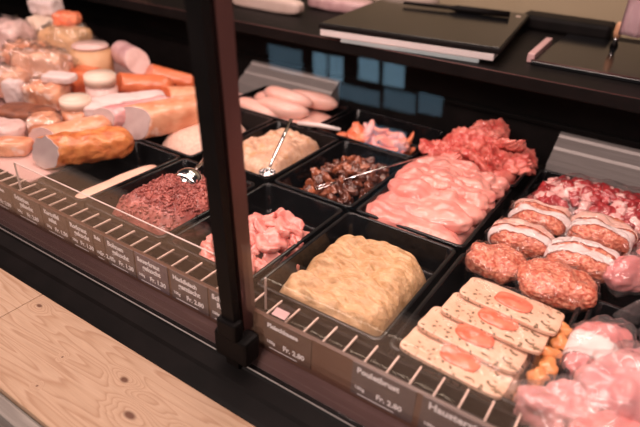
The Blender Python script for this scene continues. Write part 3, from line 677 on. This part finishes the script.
disc('round_cheese', (-1.405, .975, .096), .050, .012, 'cutpink', 'pinkish cheese slice lying on the tall tan wheel', 'cheese')
def packet(loc, s, a, m, label, cat='packet', seed=0, tilt=0):
    o = blob('wrapped_packet', m, loc, s, (tilt, 0, a), p=5, amp=.22, freq=2.5, seed=seed, det=4, amp2=.08, freq2=8)
    if m in ('peach', 'crustp', 'cutpink', 'beige') and s[2] > .02:
        link('plastic_film', blob_bm(tuple(q * 1.07 for q in s), p=4.5, amp=.5, freq=3.5, seed=seed, det=4, amp2=.16, freq2=9), 'film2', o)
    return tag(o, label, cat)
packet((-1.420, .835, .052), (.068, .046, .052), .45, 'peach', 'upright peach wrapped packet in front of the tan wheel', seed=1)
packet((-1.300, .760, .028), (.048, .040, .034), .5, 'crustp', 'peach packet behind the dark brown crust', seed=2)
packet((-1.285, .790, .070), (.040, .026, .010), .4, 'paper', 'white paper folded on top of the peach packet', seed=3)
packet((-1.530, .985, .060), (.066, .050, .066), .3, 'beige', 'tan packet behind the upright peach packet', seed=4)
packet((-1.560, 1.020, .140), (.036, .030, .020), .6, 'orange', 'orange wrapped packet on top of the tan packet', seed=5)
packet((-1.670, 1.030, .060), (.066, .055, .068), .2, 'cheese', 'cream packet at the back left of the pile', seed=6)
packet((-1.720, 1.060, .150), (.046, .034, .026), .3, 'paper', 'whitish packet topmost at the back left', seed=7)
packet((-1.560, .870, .045), (.050, .050, .050), .3, 'crustp', 'pale orange packet at the left edge', seed=8)
packet((-1.450, .745, .034), (.055, .040, .036), .3, 'peach', 'peach packet low at the left edge', seed=9)
packet((-1.350, .705, .040), (.024, .018, .030), .5, 'paper', 'small white label card standing on the left pile', 'label card', seed=10)
packet((-1.690, .900, .060), (.066, .055, .072), .3, 'cutpink', 'pinkish packet cut by the left edge, upper one', seed=11)
packet((-1.125, .790, .030), (.045, .040, .014), .8, 'paper', 'white wrapping sheet between the round cheeses and the loaves', seed=12)
packet((-1.105, .860, .035), (.030, .080, .012), -.5, 'paper', 'long white wrapping sheet behind the film-wrapped loaf', seed=13)
packet((-1.255, .668, .010), (.065, .040, .022), .35, 'brown', 'dark brown crusted bread at the left edge', 'bread', seed=14)
packet((-1.215, .585, .010), (.050, .036, .020), .3, 'cutpink', 'pinkish sliced meat in front of the dark brown bread', 'sliced meat', seed=15)
packet((-1.130, .560, .004), (.036, .026, .016), .6, 'crustp', 'orange slice stack at the lower left', 'sliced meat', seed=16)
packet((-1.350, .905, .024), (.050, .040, .034), .2, 'rust', 'rust packet between the round cheeses and tan wheel', seed=18)
packet((-1.170, .660, .012), (.034, .034, .022), .9, 'crustp', 'small peach roll beside the dark brown bread', 'roll', seed=19)

# ------------------------------------------------------------------ on the worktop
sc = empty('counter_scale', (-.338, 1.212, .187), 'flat white and black weighing scale on the worktop edge', 'scale', rot=(0, 0, .14))
def sb(name, c, s, m, bev=.002):
    bm = bmesh.new(); box(bm, c, s, None, bev); return link(name, bm, m, sc, smooth=False)
sb('base', (-.200, .215, .0045), (.33, .42, .009), 'steelb', .001); sb('body', (-.212, .23, .0175), (.415, .455, .017), 'white', .003)
sb('platter', (-.207, .232, .0325), (.43, .47, .012), 'frame', .003); sb('platter_top', (-.207, .232, .0392), (.42, .46, .0012), 'gloss', .0004)
sb('corner_light', (-.016, .40, .0405), (.012, .008, .002), 'cheese', .0005)
o = link('sharpening_steel', tube_bm([(-.15, 0, 0), (-.02, .012, 0), (0, .014, 0), (.03, .016, 0), (.14, .024, .0)], [.004, .005, .009, .009, .008], 12), 'frame'); o.location = (-.56, 1.53, .2355); o.rotation_euler = (0, 0, .10)
tag(o, 'dark sharpening steel lying across the scale platter', 'sharpening steel')
bar = boxo('pink_bar', (-.290, 1.395, .198), (.016, .20, .020), 'pinkbar', rot=Euler((0, 0, .05)), bev=.002); tag(bar, 'narrow pink plastic bar beside the scale', 'bar')
pl = empty('black_plate', (-.15, 1.46, .187), 'flat black plate with raised rim on the worktop', 'plate')
bm = bmesh.new(); box(bm, (0, 0, .005), (.26, .36, .010), None, .002); link('plate_base', bm, 'gloss', pl, smooth=False)
link('rim', tube_bm([(-.13, -.18, .011), (.13, -.18, .011)], .0018, 8), 'mauve', pl)
bk = boxo('black_case', (-.30, 1.70, .207), (.24, .09, .040), 'frame', bev=.01); tag(bk, 'black case standing behind the scale', 'case')
sh = boxo('rear_table', (-1.0, 2.2, -.44), (4.4, .5, 1.02), 'wall', bev=.004); tag(sh, 'beige rear cupboard along the back wall', 'cupboard')
# hanging pink cloth
bm = bmesh.new(); rows = []
for i in range(15):
    row = []
    for j in range(25):
        u = j / 24; row.append(bm.verts.new(((u - .5) * .12, .008 * math.sin(u * 16) + .002 * math.sin(i), -i * .012)))
    rows.append(row)
for p_, q in zip(rows, rows[1:]):
    for j in range(24): bm.faces.new((p_[j], q[j], q[j + 1], p_[j + 1]))
bmesh.ops.solidify(bm, geom=list(bm.faces), thickness=.002)
o = link('hanging_cloth', bm, 'cloth'); o.location = (-.085, 1.47, .410); tag(o, 'pink cloth hanging at the upper right corner', 'cloth')
kn = empty('small_brush', (-.155, 1.56, .198), 'small tan-handled brush standing on the black plate', 'brush')
link('handle', tube_bm([(0, 0, .022), (0, 0, .034), (0, 0, .050), (0, 0, .058)], [.008, .0095, .009, .005], 14), 'woodh', kn)
link('ferrule', tube_bm([(0, 0, .012), (0, 0, .023)], .006, 12), 'chrome', kn); link('bristles', tube_bm([(0, 0, .0), (0, 0, .013)], [.010, .006], 12), 'frame', kn)
# blurred goods at the back
for i, (l, s, m, lb) in enumerate([((-1.08, 1.36, .20), (.13, .03, .022), 'cream', 'long pale packet on the worktop left of the scale'), ((-.92, 1.52, .20), (.10, .05, .02), 'mauvesk', 'mauve folded cloth on the worktop behind the pale packet'),
    ((-1.66, 1.24, .21), (.10, .03, .018), 'brown', 'brown board on the worktop above the left pile'), ((-1.49, 1.23, .205), (.035, .028, .02), 'peach', 'peach pot on the worktop beside the brown board'), ((-.78, 1.69, .205), (.10, .04, .03), 'cream', 'pale packet at the back edge of the worktop behind the scale')]):
    o = blob('worktop_packet', m, (l[0], l[1], .187 + s[2] * .9), s, (0, 0, .1 * i), p=4, amp=.2, freq=2, seed=i + 200); tag(o, lb, 'packet')

# ------------------------------------------------------------------ light
def area(name, loc, size, power, col, rot=(0, 0, 0)):
    l = bpy.data.lights.new(name, 'AREA'); l.shape = 'RECTANGLE'; l.size, l.size_y = size; l.energy = power; l.color = col
    o = bpy.data.objects.new(name, l); C.objects.link(o); o.location = loc; o.rotation_euler = rot; return o
area('counter_strip_light', (-.8, .60, .62), (2.8, .06), 13, (1, .70, .62), (math.radians(8), 0, 0))
area('overhead_fill', (-.6, 1.1, 1.5), (.9, .5), 14, (1, .74, .66))  # unseen soft fill from above the counter
area('customer_side_fill', (-.5, -.9, 1.3), (.7, .7), 30, (1, .82, .74), (math.radians(35), 0, 0))  # unseen fill added to brighten the tags, wood and scale front
area('rear_wall_fill', (-1.0, 1.9, 1.5), (1.2, .3), 9, (1, .82, .66), (math.radians(12), 0, 0))  # unseen fill added so the back wall is not dark
W = bpy.data.worlds.new('World'); S.world = W; W.use_nodes = True
W.node_tree.nodes['Background'].inputs[0].default_value = (.55, .50, .52, 1); W.node_tree.nodes['Background'].inputs[1].default_value = .05
pane(-1.64, -1.56, -.60, -.47, glow); pane(-1.54, -1.46, -.60, -.47, glow); pane(-1.36, -1.25, -.56, -.45, glow); pane(-1.22, -1.11, -.56, -.45, glow); pane(-1.49, -1.24, -.69, -.61, dim); pane(-1.21, -1.04, -.68, -.58, dim); pane(-1.02, -.90, -.66, -.56, dim); pane(-1.94, -1.72, -.62, -.48, dim); pane(-1.32, -1.08, -.92, -.80, glow)

# ------------------------------------------------------------------ camera
cam = bpy.data.cameras.new('Camera'); co = bpy.data.objects.new('Camera', cam); C.objects.link(co)
R = Matrix(((.8323458, -.30746173, .46115914), (.55276294, .39943703, -.73137076), (.04066448, .86366506, .50242319)))
co.matrix_world = Matrix.Translation((0, 0, .5)) @ R.to_4x4()
cam.lens = 31.26; cam.sensor_width = 36; cam.clip_start = .01
cam.dof.use_dof = True; cam.dof.focus_distance = .90; cam.dof.aperture_fstop = 2.7
S.camera = co
S.view_settings.view_transform = 'Standard'; S.view_settings.look = 'None'; S.view_settings.gamma = 1; S.view_settings.exposure = 0.0
S.view_settings.use_curve_mapping = False
